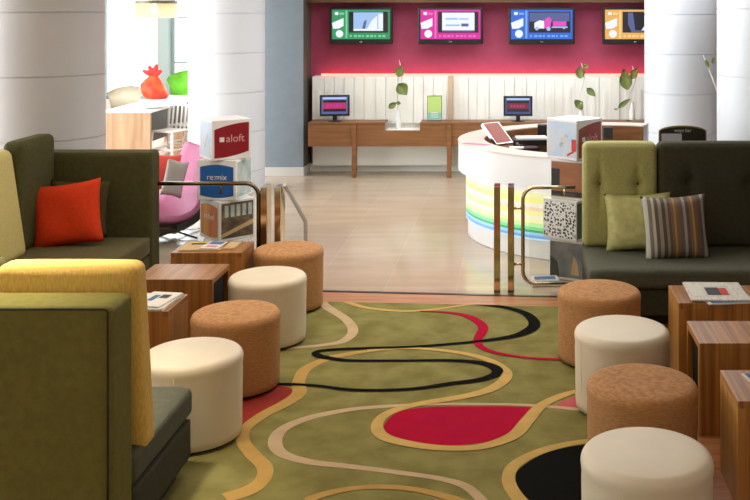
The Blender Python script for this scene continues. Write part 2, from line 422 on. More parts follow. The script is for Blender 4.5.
# columns
def column(cx, cy, r, zj, dz, m, n):
    bm = bmesh.new(); prof = []
    zs = []
    z = zj
    while z > 0.1: z -= dz
    while z < HC:
        if z > 0.05: zs.append(z)
        z += dz
    prof.append((r, -0.004))
    for z in zs: prof += [(r, z - .005), (r - .009, z - .004), (r - .009, z + .004), (r, z + .005)]
    prof.append((r, HC))
    lathe(bm, prof, 64, cx, cy, cap=False)
    o = obj('column', bm, m, smooth=30); o['kind'] = 'structure'; o.name = n; return o
column(X(42, 9.1), 9.1, .54, 2.28, .56, 'column_white_shaded', 'column_lounge_left')
column(X(227, 12.9), 12.9, .478, 2.26, .5, 'column_white', 'column_hall_left')
column(X(681.5, 12.9), 12.9, .475, 2.245, .5, 'column_white', 'column_hall_right')
column(X(718, 9.1) + .54, 9.1, .54, 2.31, .6, 'column_white', 'column_lounge_right')

# white relief panelling of the back wall
def panelling(x0, x1, yf, seed):
    rnd = random.Random(seed); bm = bmesh.new(); box(bm, x0, x1, yf, 14.4, 0.10, 1.36)
    x = x0
    while x < x1 - .02:
        w_ = rnd.choice((.12, .17, .22, .14)); w_ = min(w_, x1 - x)
        d = rnd.choice((.012, .022, .034))
        box(bm, x + .003, x + w_ - .003, yf - d, yf, 0.70, 1.355)
        if rnd.random() < .6: box(bm, x + w_ * .4, x + w_ * .65, yf - d - .012, yf - d, 0.70, 1.12 + rnd.random() * .1)
        x += w_
    return bm
xa, xb = X(312.5, 14.15), X(448, 14.15)
p_ = struct('wall_panelling', panelling(xa, xb, 14.16, 3), 'panel_white')
bm = bmesh.new(); box(bm, xb, xb + .07, 14.10, 14.22, 0.10, 1.362); struct('trim_7', bm, 'panel_beige')
struct('wall_panelling_right', panelling(xb + .07, 4.2, 14.22, 5), 'panel_white')
bm = bmesh.new(); tube(bm, [(xa + .1, 14.30, 1.375), (4.2, 14.30, 1.375)], .018, 6)
tag(obj('light_strip', bm, 'led_red'), 'glowing red light strip lying along the top of the white wall panelling', 'light')

# ================================================================== BACK COUNTER
CY0, CY1, CT = 13.75, 14.10, .757
cr_ = thing('wall_counter', 'long brown wooden wall counter under the televisions', 'counter', (0, CY0, 0))
def cpan(n_, x0, x1, z0, z1, y0=0, y1=.03, m='counter_wood'):
    return obj(n_, bx(x0, x1, y0, y1, z0, z1, .003), m, cr_)
cx0, cxa, cxb, cx1 = X(308, CY0), X(385, CY0), X(420, CY0), 3.9
zb = Z(146.5, CY0)
cpan('front_panel', cx0, cxa, zb, CT - .025); cpan('front_panel', cxa, cxb, zb, Z(130.5, CY0)); cpan('front_panel', cxb, cx1, zb, CT - .025)
cpan('counter_top', cx0, cxa, CT - .025, CT, -.01, .34); cpan('counter_top', cxb, cx1, CT - .025, CT, -.01, .34)
cpan('recess_shelf', cxa, cxb, Z(130.5, CY0) - .03, Z(130.5, CY0), .03, .34, 'panel_white')
for px in (352, 447, 540): x = X(px, CY0); cpan('leg', x, x + .06, 0, CT - .03, -.035, .08)
# monitors
def monitor(px0, px1, pt, pb, label, rz, screen):
    Y = 13.88; cx = (X(px0, Y) + X(px1, Y)) / 2; w = X(px1, Y) - X(px0, Y); h = (pb - pt) * Y / 1000
    t = thing('computer_monitor', label, 'monitor', (cx, Y, CT), rz, 'flat monitors on the wall counter')
    z0 = Z(pb, Y) - CT
    obj('housing', bx(-w / 2, w / 2, -.02, .03, z0, z0 + h, .008), 'black_plastic', t)
    bm = bmesh.new(); a, b_ = w / 2 - .025, -.0215
    zz0, zz1 = z0 + .03, z0 + h - .022
    rect = lambda u0, u1, v0, v1, mi, y=b_: poly(bm, [(-a + 2 * a * u0, y, zz0 + (zz1 - zz0) * v0), (-a + 2 * a * u1, y, zz0 + (zz1 - zz0) * v0), (-a + 2 * a * u1, y, zz0 + (zz1 - zz0) * v1), (-a + 2 * a * u0, y, zz0 + (zz1 - zz0) * v1)], mi)
    rect(0, 1, 0, 1, 0); rect(.05, .95, .85, .97, 1, b_ - .001); rect(.07, .93, .14, .8, 2, b_ - .001)
    rect(.07, .93, .3, .66, 3, b_ - .002)
    for i in range(5): rect(.2 + i * .12, .28 + i * .12, .4, .56, 4, b_ - .003)
    obj('screen', bm, ['s_slate' if screen else 's_navy', 's_paleblue', 's_black', 's_crimson' if screen else 's_dark_red', 's_violet' if screen else 's_crimson'], t)
    obj('neck', bx(-.03, .03, 0, .03, .01, z0 + .02, .004), 'black_plastic', t)
    bm = bmesh.new(); lathe(bm, [(.10, 0), (.10, .008), (.05, .016)], 24); obj('base', bm, 'black_plastic', t, (0, .01, 0), smooth=40)
monitor(320, 349.5, 95, 116, 'small flat monitor at the left end of the wall counter, beside the blue pier', .12, True)
monitor(503.5, 532.5, 96, 116, 'small flat monitor with navy screen standing behind the round reception desk', 0, False)
# poster stand
Y = 13.9; t = thing('display_stand', 'small green and teal poster stand on the wall counter', 'sign', (X(434.5, Y), Y, CT), 0)
h = Z(95.5, Y) - CT; w = .105
obj('holder', bx(-w, w, 0, .012, 0.0, h, .002), 'steel', t)
bm = bmesh.new(); poly(bm, [(-w + .01, -.001, .12), (w - .01, -.001, .12), (w - .01, -.001, h - .012), (-w + .01, -.001, h - .012)], 0)
poly(bm, [(-w + .01, -.001, .015), (w - .01, -.001, .015), (w - .01, -.001, .12), (-w + .01, -.001, .12)], 1)
for i in range(3): poly(bm, [(-.05, -.002, .05 + .03 * i), (.05, -.002, .05 + .03 * i), (.05, -.002, .06 + .03 * i), (-.05, -.002, .06 + .03 * i)], 2)
obj('poster', bm, ['poster_green', 'poster_teal', 'logo_white'], t)

# ================================================================== TELEVISIONS
def tv(px0, px1, label, c1, c2, content):
    Y = 14.1; w = (px1 - px0) * Y / 1000; cx = X((px0 + px1) / 2, Y); h = .52; zc = Z(26, Y)
    t = thing('television', label, 'television', (cx, 14.4, zc), 0, 'televisions on the magenta wall')
    y = -.30
    obj('housing', bx(-w / 2, w / 2, y, y + .08, -h / 2, h / 2, .012), 'black_plastic', t)
    obj('wall_bracket', bx(-.15, .15, y + .08, -.002, -.12, .12, .004), 'dark_grey', t)
    bm = bmesh.new(); A = w / 2 - .035; z0, z1 = -h / 2 + .075, h / 2 - .03
    def R(u0, u1, v0, v1, mi, k=1):
        yy = y - .0005 - .001 * k; q = lambda u, v: (-A + 2 * A * u, yy, z0 + (z1 - z0) * v)
        return poly(bm, [q(u0, v0), q(u1, v0), q(u1, v1), q(u0, v1)], mi)
    def P(pts, mi, k=3):
        yy = y - .0005 - .001 * k; return poly(bm, [(-A + 2 * A * u, yy, z0 + (z1 - z0) * v) for u, v in pts], mi)
    def disc(u, v, ru, mi, k=3):
        asp = (2 * A) / (z1 - z0); P([(u + ru * math.cos(i * PI / 8), v + ru * asp * math.sin(i * PI / 8)) for i in range(16)], mi, k)
    R(0, 1, 0, 1, 0, 0); R(.235, .265, .03, .97, 1)
    R(.29, .965, .22, .93, 3)
    disc(.13, .18, .065, 2); P([(.02, .35), (.0, .55), (.08, .62), (.2, .72), (.2, .45), (.12, .36)], 2)
    R(.05, .11, .82, .92, 2, 3); R(.13, .21, .83, .9, 1, 3)
    for i in range(9): R(.31 + i * .07, .31 + i * .07 + (.05 if i % 3 else .03), .07, .14, 1, 3)
    if content == 'sky':
        R(.37, .88, .28, .91, 4, 2); R(.80, .88, .36, .86, 2, 3); P([(.52, .34), (.57, .34), (.6, .66), (.55, .6)], 5, 3); P([(.6, .34), (.78, .34), (.78, .8), (.68, .62)], 2, 3); R(.37, .88, .28, .35, 2, 4)
    elif content == 'card':
        R(.36, .90, .27, .90, 2, 2); R(.42, .62, .66, .72, 4, 3); R(.64, .8, .66, .71, 4, 3); R(.42, .66, .44, .5, 4, 3); R(.68, .8, .43, .53, 5, 3); R(.36, .9, .25, .3, 5, 3)
    elif content == 'car':
        R(.30, .95, .6, .9, 5, 2)
        P([(.38, .36), (.54, .36), (.54, .62), (.46, .64), (.38, .55)], 2); P([(.53, .36), (.64, .4), (.66, .66), (.62, .76), (.56, .7)], 6)
        R(.68, .90, .44, .6, 6, 3); R(.66, .92, .38, .43, 4, 3); disc(.42, .36, .03, 4, 4); disc(.61, .35, .035, 4, 4); disc(.86, .38, .02, 4, 4)
    else:
        P([(.38, .9), (.46, .9), (.5, .3), (.9, .3), (.9, .24), (.44, .24), (.38, .5)], 5); P([(.6, .3), (.8, .3), (.76, .42), (.7, .5), (.64, .42)], 2, 4); P([(.72, .4), (.9, .4), (.86, .6), (.76, .62)], 6, 5)
    obj('screen', bm, [c1, c2, 's_white', 's_black', 's_sky', 's_slate', 's_pink'], t)
    bm = bmesh.new(); box(bm, -.02, .02, y - .002, y, -h / 2 + .03, -h / 2 + .045); obj('badge', bm, 'steel', t)
tv(329.5, 392.5, 'wall television with green bordered picture, leftmost of the row', 's_green', 's_green2', 'sky')
tv(418, 483, 'wall television with magenta bordered picture', 's_magenta', 's_magenta2', 'card')
tv(508.5, 575, 'wall television with blue bordered picture of a pink and white car', 's_blue', 's_blue2', 'car')
tv(602.5, 668, 'wall television with orange bordered picture, partly behind the white column', 's_amber', 's_amber2', 'night')

# ================================================================== LEAFY STEMS
def leafy(px_stem, Y, zbase, tip, leaves, label, bend=0.03):
    x0 = X(px_stem, Y)
    t = thing('leafy_stem', label, 'plant', (x0, Y, zbase), 0, 'tall white stems with sparse leaves')
    xt, zt = X(tip[0], Y) - x0, Z(tip[1], Y) - zbase
    n = 8; pts = [(xt * (i / n) ** 1.5 + bend * math.sin(i * 1.3), 0.0, zt * i / n) for i in range(n + 1)]
    bm = bmesh.new(); tube(bm, pts, [.009] * n + [.003], 6); obj('stem', bm, 'stem_white', t, smooth='all')
    bm = bmesh.new(); lathe(bm, [(.035, 0), (.04, .1), (.024, .22), (.028, .26)], 20); obj('vase', bm, 'white_plastic', t, smooth=40)
    for (px, py, ln, wd, ang) in leaves:
        bm = bmesh.new(); m_ = 7; rows = []
        for i in range(m_ + 1):
            s = i / m_; ww = 1.4 * wd * math.sin(PI * min(.999, s ** .8 * .97 + .02)) ; droop = -.25 * ln * (s - .5) ** 2
            rows.append([bm.verts.new((ln * (s - .5), -abs(q) * .25 * wd + droop * .6 + .0, q * ww * .5)) for q in (-1, -.5, 0, .5, 1)])
        for i in range(m_):
            for j in range(4): bm.faces.new((rows[i][j], rows[i][j + 1], rows[i + 1][j + 1], rows[i + 1][j]))
        r_ = bmesh.ops.solidify(bm, geom=bm.faces[:], thickness=.003)
        obj('leaf', bm, 'leaf', t, (X(px, Y) - x0, -.02, Z(py, Y) - zbase), (0, -ang, 0), smooth='all')
leafy(398, 13.93, Z(130.5, CY0) , (401, 60), [(400, 71, .17, .10, 1.4), (403, 89, .20, .13, -.9), (393, 105, .14, .06, .6), (399, 103, .06, .04, -.2)], 'leafy stem standing in the recess of the wall counter')
leafy(581, 13.93, CT, (583, 63), [(580, 72, .18, .10, 1.5), (591, 92, .17, .07, -.75), (579, 104, .12, .12, .7), (586, 66, .07, .05, .5)], 'leafy stem on the wall counter above the upper display cube')
leafy(632, 13.93, CT, (634, 66), [(625, 79, .30, .13, 1.75), (634, 73, .18, .08, 1.1), (624, 103, .22, .05, .65), (629, 124, .26, .09, .25), (616, 109, .06, .02, 0)], 'leafy stem on the wall counter right beside the white column')
leafy(745, 10.9, 0.0, (704, 55), [(707, 64, .10, .03, -1.1), (713, 60, .08, .03, 1.3)], 'tall thin white stem rising between the two right columns', .01)
# things at the right end of the counter
Yc = 13.9
tag(obj('card_box', bx(-.05, .05, -.05, .05, 0, .13, .004), 'dark_grey', None, (X(608, 11.2), 11.2, .862)), 'small dark box inside the reception desk, just right of the top display cube', 'box')

# ================================================================== RECEPTION DESK
DX, DY, DA, DB, DZ = 1.0, 10.45, 1.58, 1.5, .96
def arc(off, a0, a1, n=64):
    return [(DX + (DA - off) * math.cos(a), DY + (DB - off) * math.sin(a)) for a in [a0 + (a1 - a0) * i / n for i in range(n + 1)]]
A0, A1 = math.radians(68), math.radians(300)
def ring(o0, o1, z0, z1, a0=A0, a1=A1, r=0.0):
    bm = bmesh.new(); P0, P1 = arc(o0, a0, a1), arc(o1, a0, a1)
    vs_ = [[bm.verts.new((x, y, z)) for (x, y), z in ((p, z0), (p, z1), (q, z1), (q, z0))] for p, q in zip(P0, P1)]
    for i in range(len(vs_) - 1):
        for j in range(4): bm.faces.new((vs_[i][j], vs_[i][(j + 1) % 4], vs_[i + 1][(j + 1) % 4], vs_[i + 1][j]))
    bm.faces.new(vs_[0]); bm.faces.new(vs_[-1])
    return bm
t = thing('reception_desk', 'round white reception desk with colourful striped band below', 'desk', (0, 0, 0))
obj('upper_band', ring(0, .05, .66, DZ - .012), 'desk_white', t, smooth=30)
obj('counter_top', ring(-.004, .27, DZ - .012, DZ), 'desk_top', t, smooth=30)
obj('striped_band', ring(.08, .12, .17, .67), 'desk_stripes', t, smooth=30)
obj('plinth', ring(.10, .16, 0, .17), 'desk_white', t, smooth=30)
obj('inner_wall', ring(.24, .27, 0.0, DZ - .012), 'counter_wood', t, smooth=30)
obj('work_surface', ring(.27, .78, .83, .86, math.radians(90), math.radians(285)), 'counter_wood', t, smooth=30)
def on(px, py, z):
    Y = (CAMZ - z) * 1000 / (py - 10); return X(px, Y), Y
# tilted display, papers, phone
x, y = on(496, 137, .75)
x, y = -.16, 10.55
t = thing('tilted_display', 'slanting pink fronted display leaning over the desk hollow', 'screen', (-.10, 10.42, .90), -.8)
bm = bmesh.new(); box(bm, -.018, .016, -.12, .12, 0, .30); bmesh.ops.rotate(bm, verts=bm.verts[:], cent=(0, 0, 0), matrix=Matrix.Rotation(-.85, 3, 'Y')); o = obj('casing', bm, 'steel', t)
bm = bmesh.new(); box(bm, .016, .020, -.10, .10, .02, .29); bmesh.ops.rotate(bm, verts=bm.verts[:], cent=(0, 0, 0), matrix=Matrix.Rotation(-.85, 3, 'Y')); obj('screen', bm, 'cube_brown', t)
for (px, py, w_, l_, zz, m_, lab, nm) in ((515, 140, .22, .16, .862, 'black_plastic', 'black desk telephone in the hollow of the reception desk', 'telephone'),):
    x, y = -.02 + .25, 10.2
    t = thing(nm, lab, 'telephone', (x - .1, y, zz), .3)
    bm = bmesh.new(); v = box(bm, -.11, .11, -.09, .09, 0, .04); obj('base', bm, m_, t)
    bm = bmesh.new(); tube(bm, [(-.08, -.08, .07), (-.08, -.05, .055), (-.08, .05, .055), (-.08, .08, .07)], .02, 8); obj('handset', bm, m_, t, smooth='all')
t = thing('desk_organiser', 'dark tray of papers inside the reception desk', 'tray', (.18, 10.75, .862), .1)
obj('tray', bx(-.2, .2, -.15, .15, 0, .06, .005), 'black_plastic', t); obj('paper', bx(-.16, .17, -.12, .12, .061, .075), 'paper', t)
t = thing('desk_organiser', 'black letter rack behind the telephone on the desk', 'tray', (.40, 11.1, .862), .0)
obj('rack', bx(-.14, .14, -.05, .05, 0, .17, .01), 'black_plastic', t)
x, y = on(474, 144.5, DZ); bm = bx(-.14, .14, -.05, .05, 0, .003)
o = tag(obj('desk_mat', bm, 'print_pink', None, (x + .02, y + .02, DZ), (0, 0, -.5)), 'pink mat lying on the left end of the reception desk', 'mat')
x, y = on(516.5, 149, DZ)
o = tag(obj('card_stack', bx(-.07, .07, -.045, .045, 0, .012), 'white_plastic', None, (x, y + .06, DZ), (0, 0, -.05)), 'white card stack on the front rim of the reception desk', 'cards')
tag(obj('keyboard', bx(-.18, .18, -.05, .05, 0, .03, .006), 'black_plastic', None, (X(567, 13.81), 13.81, CT)), 'flat black keyboard on the wall counter above the top display cube', 'keyboard')
# arched sign behind the right sofa
Y = 8.62; x0, x1 = X(659, Y), X(706.5, Y); w = (x1 - x0) / 2
t = thing('arched_sign', 'black arched sign board behind the right hand sofa', 'sign', ((x0 + x1) / 2, Y, 0))
def arch(w, z0, z1, z2, y0, y1):
    bm = bmesh.new(); pts = [(-w, z0), (w, z0), (w, z1)] + [(w * math.cos(PI * i / 16 * 1.0), z1 + (z2 - z1) * math.sin(PI * i / 16)) for i in range(1, 16)] + [(-w, z1)]
    a = [bm.verts.new((x, y0, z)) for x, z in pts]; b_ = [bm.verts.new((x, y1, z)) for x, z in pts]
    bm.faces.new(a); bm.faces.new(b_)
    for i in range(len(pts)): bm.faces.new((a[i], a[(i + 1) % len(pts)], b_[(i + 1) % len(pts)], b_[i]))
    return bm
obj('frame', arch(w, .7, Z(131.5, Y), Z(125.5, Y), 0, .03), 'sign_gold', t)
obj('board', arch(w - .012, .72, Z(132, Y), Z(127, Y), -.006, 0), 'sign_black', t)
bm = bmesh.new(); box(bm, -w + .02, -.01, -.009, -.006, .9, Z(133.5, Y)); obj('notice', bm, 'sign_grey', t)
text_mesh('lettering', 'wxyz bar', .04, 'logo_white', t, (0, -.007, Z(130.4, Y)), (PI / 2, 0, 0))
obj('post', bx(-.02, .02, .0, .03, .02, .72), 'dark_grey', t); bm = bmesh.new(); lathe(bm, [(.15, 0), (.15, .015), (.02, .03)], 24); obj('base', bm, 'dark_grey', t)

# ================================================================== DISPLAY CUBES
E = .342
def cube(name, loc, deg, label, group, faces, extra=None):
    t = thing(name, label, 'display cube', loc, math.radians(deg), group)
    obj('cube_body', bx(-E / 2, E / 2, -E / 2, E / 2, 0.0, E - .002, .006), 'white_plastic', t)
    # faces: list of (side angle, material, style, text)
    for (ang, m_, style, txt) in faces:
        bm = bmesh.new(); d = E / 2 + .0015; a = E / 2 - .022; n = 12
        if style == 'full':
            if group.endswith('right railing'): a = E / 2 - .008
            q = [(-a, .022), (a, .022), (a, E - .022), (-a, E - .022)]
        else:
            q = [(-a, .03 if style == 'wave' else .03)]
            q += [(-a + 2 * a * i / n, .02 + (.045 * (i / n) ** 2 if style == 'wave' else -.02 * math.sin(PI * i / n) + .02)) for i in range(n + 1)]
            q += [(a - 2 * a * i / n, (E - .03 - (.05 * (i / n) ** 2 if style == 'wave' else -.02 * math.sin(PI * i / n) + .03))) for i in range(n + 1)]
            q = q[1:]
        poly(bm, [(x, -d, z) for x, z in q])
        if style == 'full' and m_ in ('cube_photo',):
            for i in range(5): x = -a + .03 + i * .055; poly(bm, [(x, -d - .001, .2), (x + .035, -d - .001, .2), (x + .035, -d - .001, .3), (x, -d - .001, .3)], 1)
            poly(bm, [(-a, -d - .001, .03), (a, -d - .001, .12), (a, -d - .001, .16), (-a, -d - .001, .06)], 3)
        if style == 'full' and m_ == 'cube_sky':
            for (u, z, s) in ((.02, .16, .03), (.0, .12, .022), (.05, .2, .02)): poly(bm, [(u - s, -d - .001, z - s), (u + s, -d - .001, z - s * .6), (u + s * .7, -d - .001, z + s), (u - s, -d - .001, z + s * .8)], 1)
            if label.startswith('top'): poly(bm, [(a - .05, -d - .001, .08), (a, -d - .001, .08), (a, -d - .001, .18), (a - .05, -d - .001, .18)], 2); poly(bm, [(a - .1, -d - .001, .03), (a - .02, -d - .001, .07), (a - .02, -d - .001, .09), (a - .1, -d - .001, .05)], 2)
        if m_ == 'cube_grey_photo': poly(bm, [(.03, -d - .001, .05), (.11, -d - .001, .05), (.09, -d - .001, .16), (.06, -d - .001, .21)], 3); poly(bm, [(-a, -d - .001, .022), (-a + .09, -d - .001, .022), (-a + .07, -d - .001, .15), (-a, -d - .001, .2)], 4)
        if m_ == 'cube_tan_photo': poly(bm, [(-a, -d - .001, .09), (-a + .08, -d - .001, .09), (-a + .08, -d - .001, .26), (-a, -d - .001, .26)], 4); poly(bm, [(-a, -d - .001, .03), (a, -d - .001, .03), (a, -d - .001, .07), (-a, -d - .001, .07)], 4)
        pan = obj('face_panel', bm, [m_, 'cube_teal', 'print_red', 'cover_tan', 'print_dark'], t, rot=(0, 0, math.radians(ang)))
        if txt:
            if txt == 'aloft':
                bm = bmesh.new(); box(bm, -.105, -.065, -d - .003, -d, .155, .195); obj('emblem', bm, 'logo_white', pan)
                text_mesh('lettering', txt, .09, 'logo_pink', pan, (.03, -d, .178), (PI / 2, 0, 0))
            else: text_mesh('lettering', txt, .07, 'logo_white', pan, (0, -d, .195), (PI / 2, 0, 0))
XC, YC = -2.50, 8.66
gl = 'stacked display cubes at the left railing'
cube('display_cube', (XC, YC, 0), 10, 'white display cube at the bottom of the left stack, half hidden by the tables', gl, [(0, 'cube_teal', 'full', '')])
cube('display_cube', (XC + .02, YC, E), -46, 'display cube with orange face and dark interior photo, in the left stack', gl, [(0, 'cube_orange', 'bulge', 're:fuel'), (90, 'cube_photo', 'full', '')])
cube('display_cube', (XC, YC, 2 * E), -8, 'display cube with blue face in the left stack', gl, [(0, 'cube_blue', 'bulge', 're:mix'), (90, 'cube_teal', 'full', '')])
cube('display_cube', (XC, YC, 3 * E), 34, 'display cube with dark red face on top of the left stack', gl, [(0, 'cube_red', 'wave', 'aloft'), (-90, 'cube_sky', 'full', '')])
gr = 'stacked display cubes beside the right railing'
XD, YD = .535, 8.66
cube('display_cube', (XD + .0, YD, 0), 62, 'display cube with grey photo face at the bottom of the right stack', gr, [(0, 'cube_greenside', 'full', ''), (-90, 'cube_grey_photo', 'full', '')])
cube('display_cube', (XD - .045, YD, E), 54, 'display cube with black flecked white face in the right stack', gr, [(0, 'cube_greenside', 'full', ''), (-90, 'polka', 'full', '')])
cube('display_cube', (XD + .01, YD, 2 * E), 62, 'display cube with tan room photo face in the right stack', gr, [(0, 'cube_photo', 'full', ''), (-90, 'cube_tan_photo', 'full', '')])
cube('display_cube', (XD - .01, YD, 3 * E), 46, 'top display cube of the right stack with pale blue and rusty faces', gr, [(0, 'cube_brown', 'wave', 'aloft'), (-90, 'cube_sky', 'full', '')])

# ================================================================== RAILINGS
def post(x, y, parent, nm='post'):
    obj(nm, bx(x - .026, x + .026, y, y + .16, 0.0, .866, .004), 'brass', parent)
def loop(x0, x1, y, z0, z1, r, openright):
    pts = []
    # rounded rectangle open on one side
    s = 1 if openright else -1
    xa_, xb_ = (x0, x1) if openright else (x1, x0)
    pts.append((xb_, y, z1))
    pts.append((xa_ + s * r, y, z1))
    for i in range(1, 7): a = PI / 2 * i / 6; pts.append((xa_ + s * r - s * r * math.sin(a), y, z1 - r + r * math.cos(a)))
    for i in range(0, 7): a = PI / 2 * i / 6; pts.append((xa_ + s * r - s * r * math.cos(a), y, z0 + r - r * math.sin(a)))
    pts.append((xb_, y, z0))
    return pts
RY = 8.12
t = thing('railing', 'brass railing of two flat posts and a rounded tube loop beside the right sofa', 'railing', (0, RY, 0))
post(X(497, RY), 0, t); post(X(511, RY), 0, t)
xt0 = X(523, RY); bm = bmesh.new(); tube(bm, loop(xt0, .50, 0.03, .07, Z(188, RY), .10, True), .016, 10); obj('tube_loop', bm, 'brass', t, smooth='all')
for py in (209, 265): bm = bmesh.new(); tube(bm, [(X(514, RY), .03, Z(py, RY)), (xt0, .03, Z(py, RY))], .011, 8); obj('connector', bm, 'brass', t, smooth='all')
bm = bmesh.new(); box(bm, xt0 + .05, .50, .026, .034, .13, .80); obj('glass_panel', bm, 'clear_glass', t)
bm = bmesh.new(); tube(bm, [(X(565, RY), .03, .79), (X(565, RY), .03, Z(188, RY))], .01, 8); obj('clip', bm, 'brass', t, smooth='all')
t = thing('railing', 'bronze and brass railing with a slanting handrail beside the left sofa', 'railing', (0, RY, 0))
RL = 8.10
post(X(263.5, RL), -.02, t); post(X(277.5, RL), -.02, t)
xt1 = X(257, RL); bm = bmesh.new(); tube(bm, loop(-2.90, xt1, 0.03, .07, Z(184.5, RL), .10, False), .017, 10); obj('tube_loop', bm, 'bronze', t, smooth='all')
for py in (206, 265): bm = bmesh.new(); tube(bm, [(X(261, RL), .03, Z(py, RL)), (xt1, .03, Z(py, RL))], .011, 8); obj('connector', bm, 'bronze', t, smooth='all')
bm = bmesh.new(); box(bm, -2.90, xt1 - .05, .026, .034, .13, .81); obj('glass_panel', bm, 'clear_glass', t)
bm = bmesh.new(); tube(bm, [(X(219, RL), .03, .80), (X(219, RL), .03, Z(184.5, RL))], .01, 8); obj('clip', bm, 'bronze', t, smooth='all')
bm = bmesh.new(); xa_ = X(286, RL); box(bm, -.02, .02, -.012, .012, 0, 1)
ya, za, yb_, zb_ = 0.02, .87, .62, Z(222, 8.72)
xb_ = X(305, 8.72)
bm.free(); bm = bmesh.new(); tube(bm, [(xa_ - .02, ya, za + .01), (xb_, yb_, zb_), (xb_, yb_ + .01, 0.0)], .017, 8); obj('handrail', bm, 'steel', t, smooth=50)

# ================================================================== LOUNGE SEATING
# near left sofa, seen from behind
t = thing('sofa', 'dark olive high backed sofa seen from behind with a mustard back cushion', 'sofa', (-2.5, 4.45, 0))
LIFT = .0100
def part(n_, bm, m_, par, smooth='all'):
    o = obj(n_, bm, m_, par, smooth=smooth)
    o.location = (-par.location.x, -par.location.y, -par.location.z + LIFT); return o
part('backrest', soft(-3.45, -1.6, 3.98, 4.20, .07, 1.108, .022, 20), 'olive_back', t)
part('base', soft(-3.45, -1.6, 4.18, 4.97, .07, .268, .02, 10), 'sofa_dark', t)
part('seat_cushion', soft(-3.45, -1.6, 4.20, 5.0, .27, .42, .04, 16), 'sofa_seat', t)
part('plinth', bx(-3.4, -1.65, 4.03, 4.88, 0, .07), 'sofa_plinth', t, False)
def piping(pts, r=.005): bm = bmesh.new(); tube(bm, pts, r, 6); return bm
part('piping', piping([(-1.618, 3.983, .1), (-1.618, 3.983, 1.085), (-1.622, 3.984, 1.094), (-1.632, 3.984, 1.098), (-3.4, 3.984, 1.098)]), 'sofa_dark', t)
def lean(b0, amt, z0, z1, ax=1):
    def fn(p, u):
        k_ = (p.z - z0) / (z1 - z0)
        if ax == 1: p.y += b0 + amt * k_
        else: p.x += b0 + amt * k_
        return p
    return fn
part('back_cushion', soft(-2.19, -1.592, 4.205, 4.350, .375, 1.212, .04, 18, .010, lean(.11, -.112, .42, 1.212)), 'mustard', t)['label'] = 'mustard yellow back cushion'
part('back_cushion', soft(-2.77, -2.21, 4.24, 4.42, .42, 1.215, .05, 14, .012), 'olive_dark', t)

# far left corner sofa
LIFT = 0
t = thing('sofa', 'dark olive high backed corner sofa at the left, in front of the left lounge column', 'sofa', (-3.5, 7.6, 0))
part('backrest', soft(-4.02, -3.0, 8.28, 8.48, .07, 1.122, .028, 18), 'olive_dark', t)
part('side_back', soft(-4.16, -3.94, 5.3, 8.44, .07, 1.13, .035, 18), 'olive_dark', t)
part('back_cushion', soft(-3.92, -3.76, 7.70, 8.28, .42, 1.28, .05, 16, .01, lean(-.03, 0, 0, 1, 0)), 'olive_dark', t)
part('back_cushion', soft(-3.93, -3.80, 7.10, 7.69, .42, 1.23, .05, 16, .01, lean(.07, -.12, .42, 1.23, 0)), 'pale_olive', t)['label'] = 'pale yellow back cushion'
mat('seat_olive', (92, 84, 54), 0.85, var=0.08, scale=(30, 30, 30), bump=0.4, spec=0.3)
part('seat_cushion', soft(-3.93, -3.0, 5.3, 8.28, .27, .43, .035, 18), 'seat_olive', t)
part('base', soft(-3.94, -3.01, 5.3, 8.30, .07, .268, .02, 10), 'olive_dark', t)
part('plinth', bx(-3.9, -3.03, 5.4, 8.4, 0, .07), 'sofa_plinth', t, False)

# right sofa
LIFT = .0100
t = thing('sofa', 'dark grey sofa on the right with one lime back cushion', 'sofa', (1.9, 7.7, 0))
def tuft(bx_, bz):
    def fn(p, u):
        if u.y < -.9:
            for (tx, tz) in zip(bx_, bz):
                d2 = ((p.x - tx) / .05) ** 2 + ((p.z - tz) / .05) ** 2
                p.y += .035 * math.exp(-d2)
                d3 = ((p.x - tx) / .018) ** 2 + ((p.z - tz) / .16) ** 2
                p.y += .022 * math.exp(-d3)
        return p
    return fn
part('backrest', soft(.56, 3.3, 8.06, 8.24, .07, 1.17, .035, 18), 'sofa_dark', t)
tx = [X(600, 7.88), X(638, 7.88)]; tz = [Z(186, 7.88)] * 2
part('back_cushion', soft(.545, 1.132, 7.88, 8.06, .42, 1.238, .045, 34, .012, tuft(tx, tz)), 'lime', t)['label'] = 'lime green back cushion'
for a, b_ in zip(tx, tz):
    bm = bmesh.new(); bmesh.ops.create_uvsphere(bm, u_segments=10, v_segments=6, radius=.009, matrix=Matrix.Translation((a, 7.912, b_)))
    part('tuft_button', bm, 'thread', t)
part('back_cushion', soft(1.138, 2.10, 7.88, 8.06, .42, 1.238, .045, 34, .012, tuft([X(690, 7.88), 1.85], [Z(184, 7.88)] * 2)), 'sofa_dark', t)
part('back_cushion', soft(2.106, 3.28, 7.88, 8.06, .42, 1.238, .045, 16, .012), 'sofa_dark', t)
part('seat_cushion', soft(.54, 3.3, 7.2, 8.05, .272, .42, .045, 20), 'sofa_seat', t)
part('base', soft(.56, 3.3, 7.23, 8.2, .07, .27, .02, 10), 'sofa_dark', t)
part('plinth', bx(.60, 3.28, 7.3, 8.15, 0, .07), 'sofa_plinth', t, False)

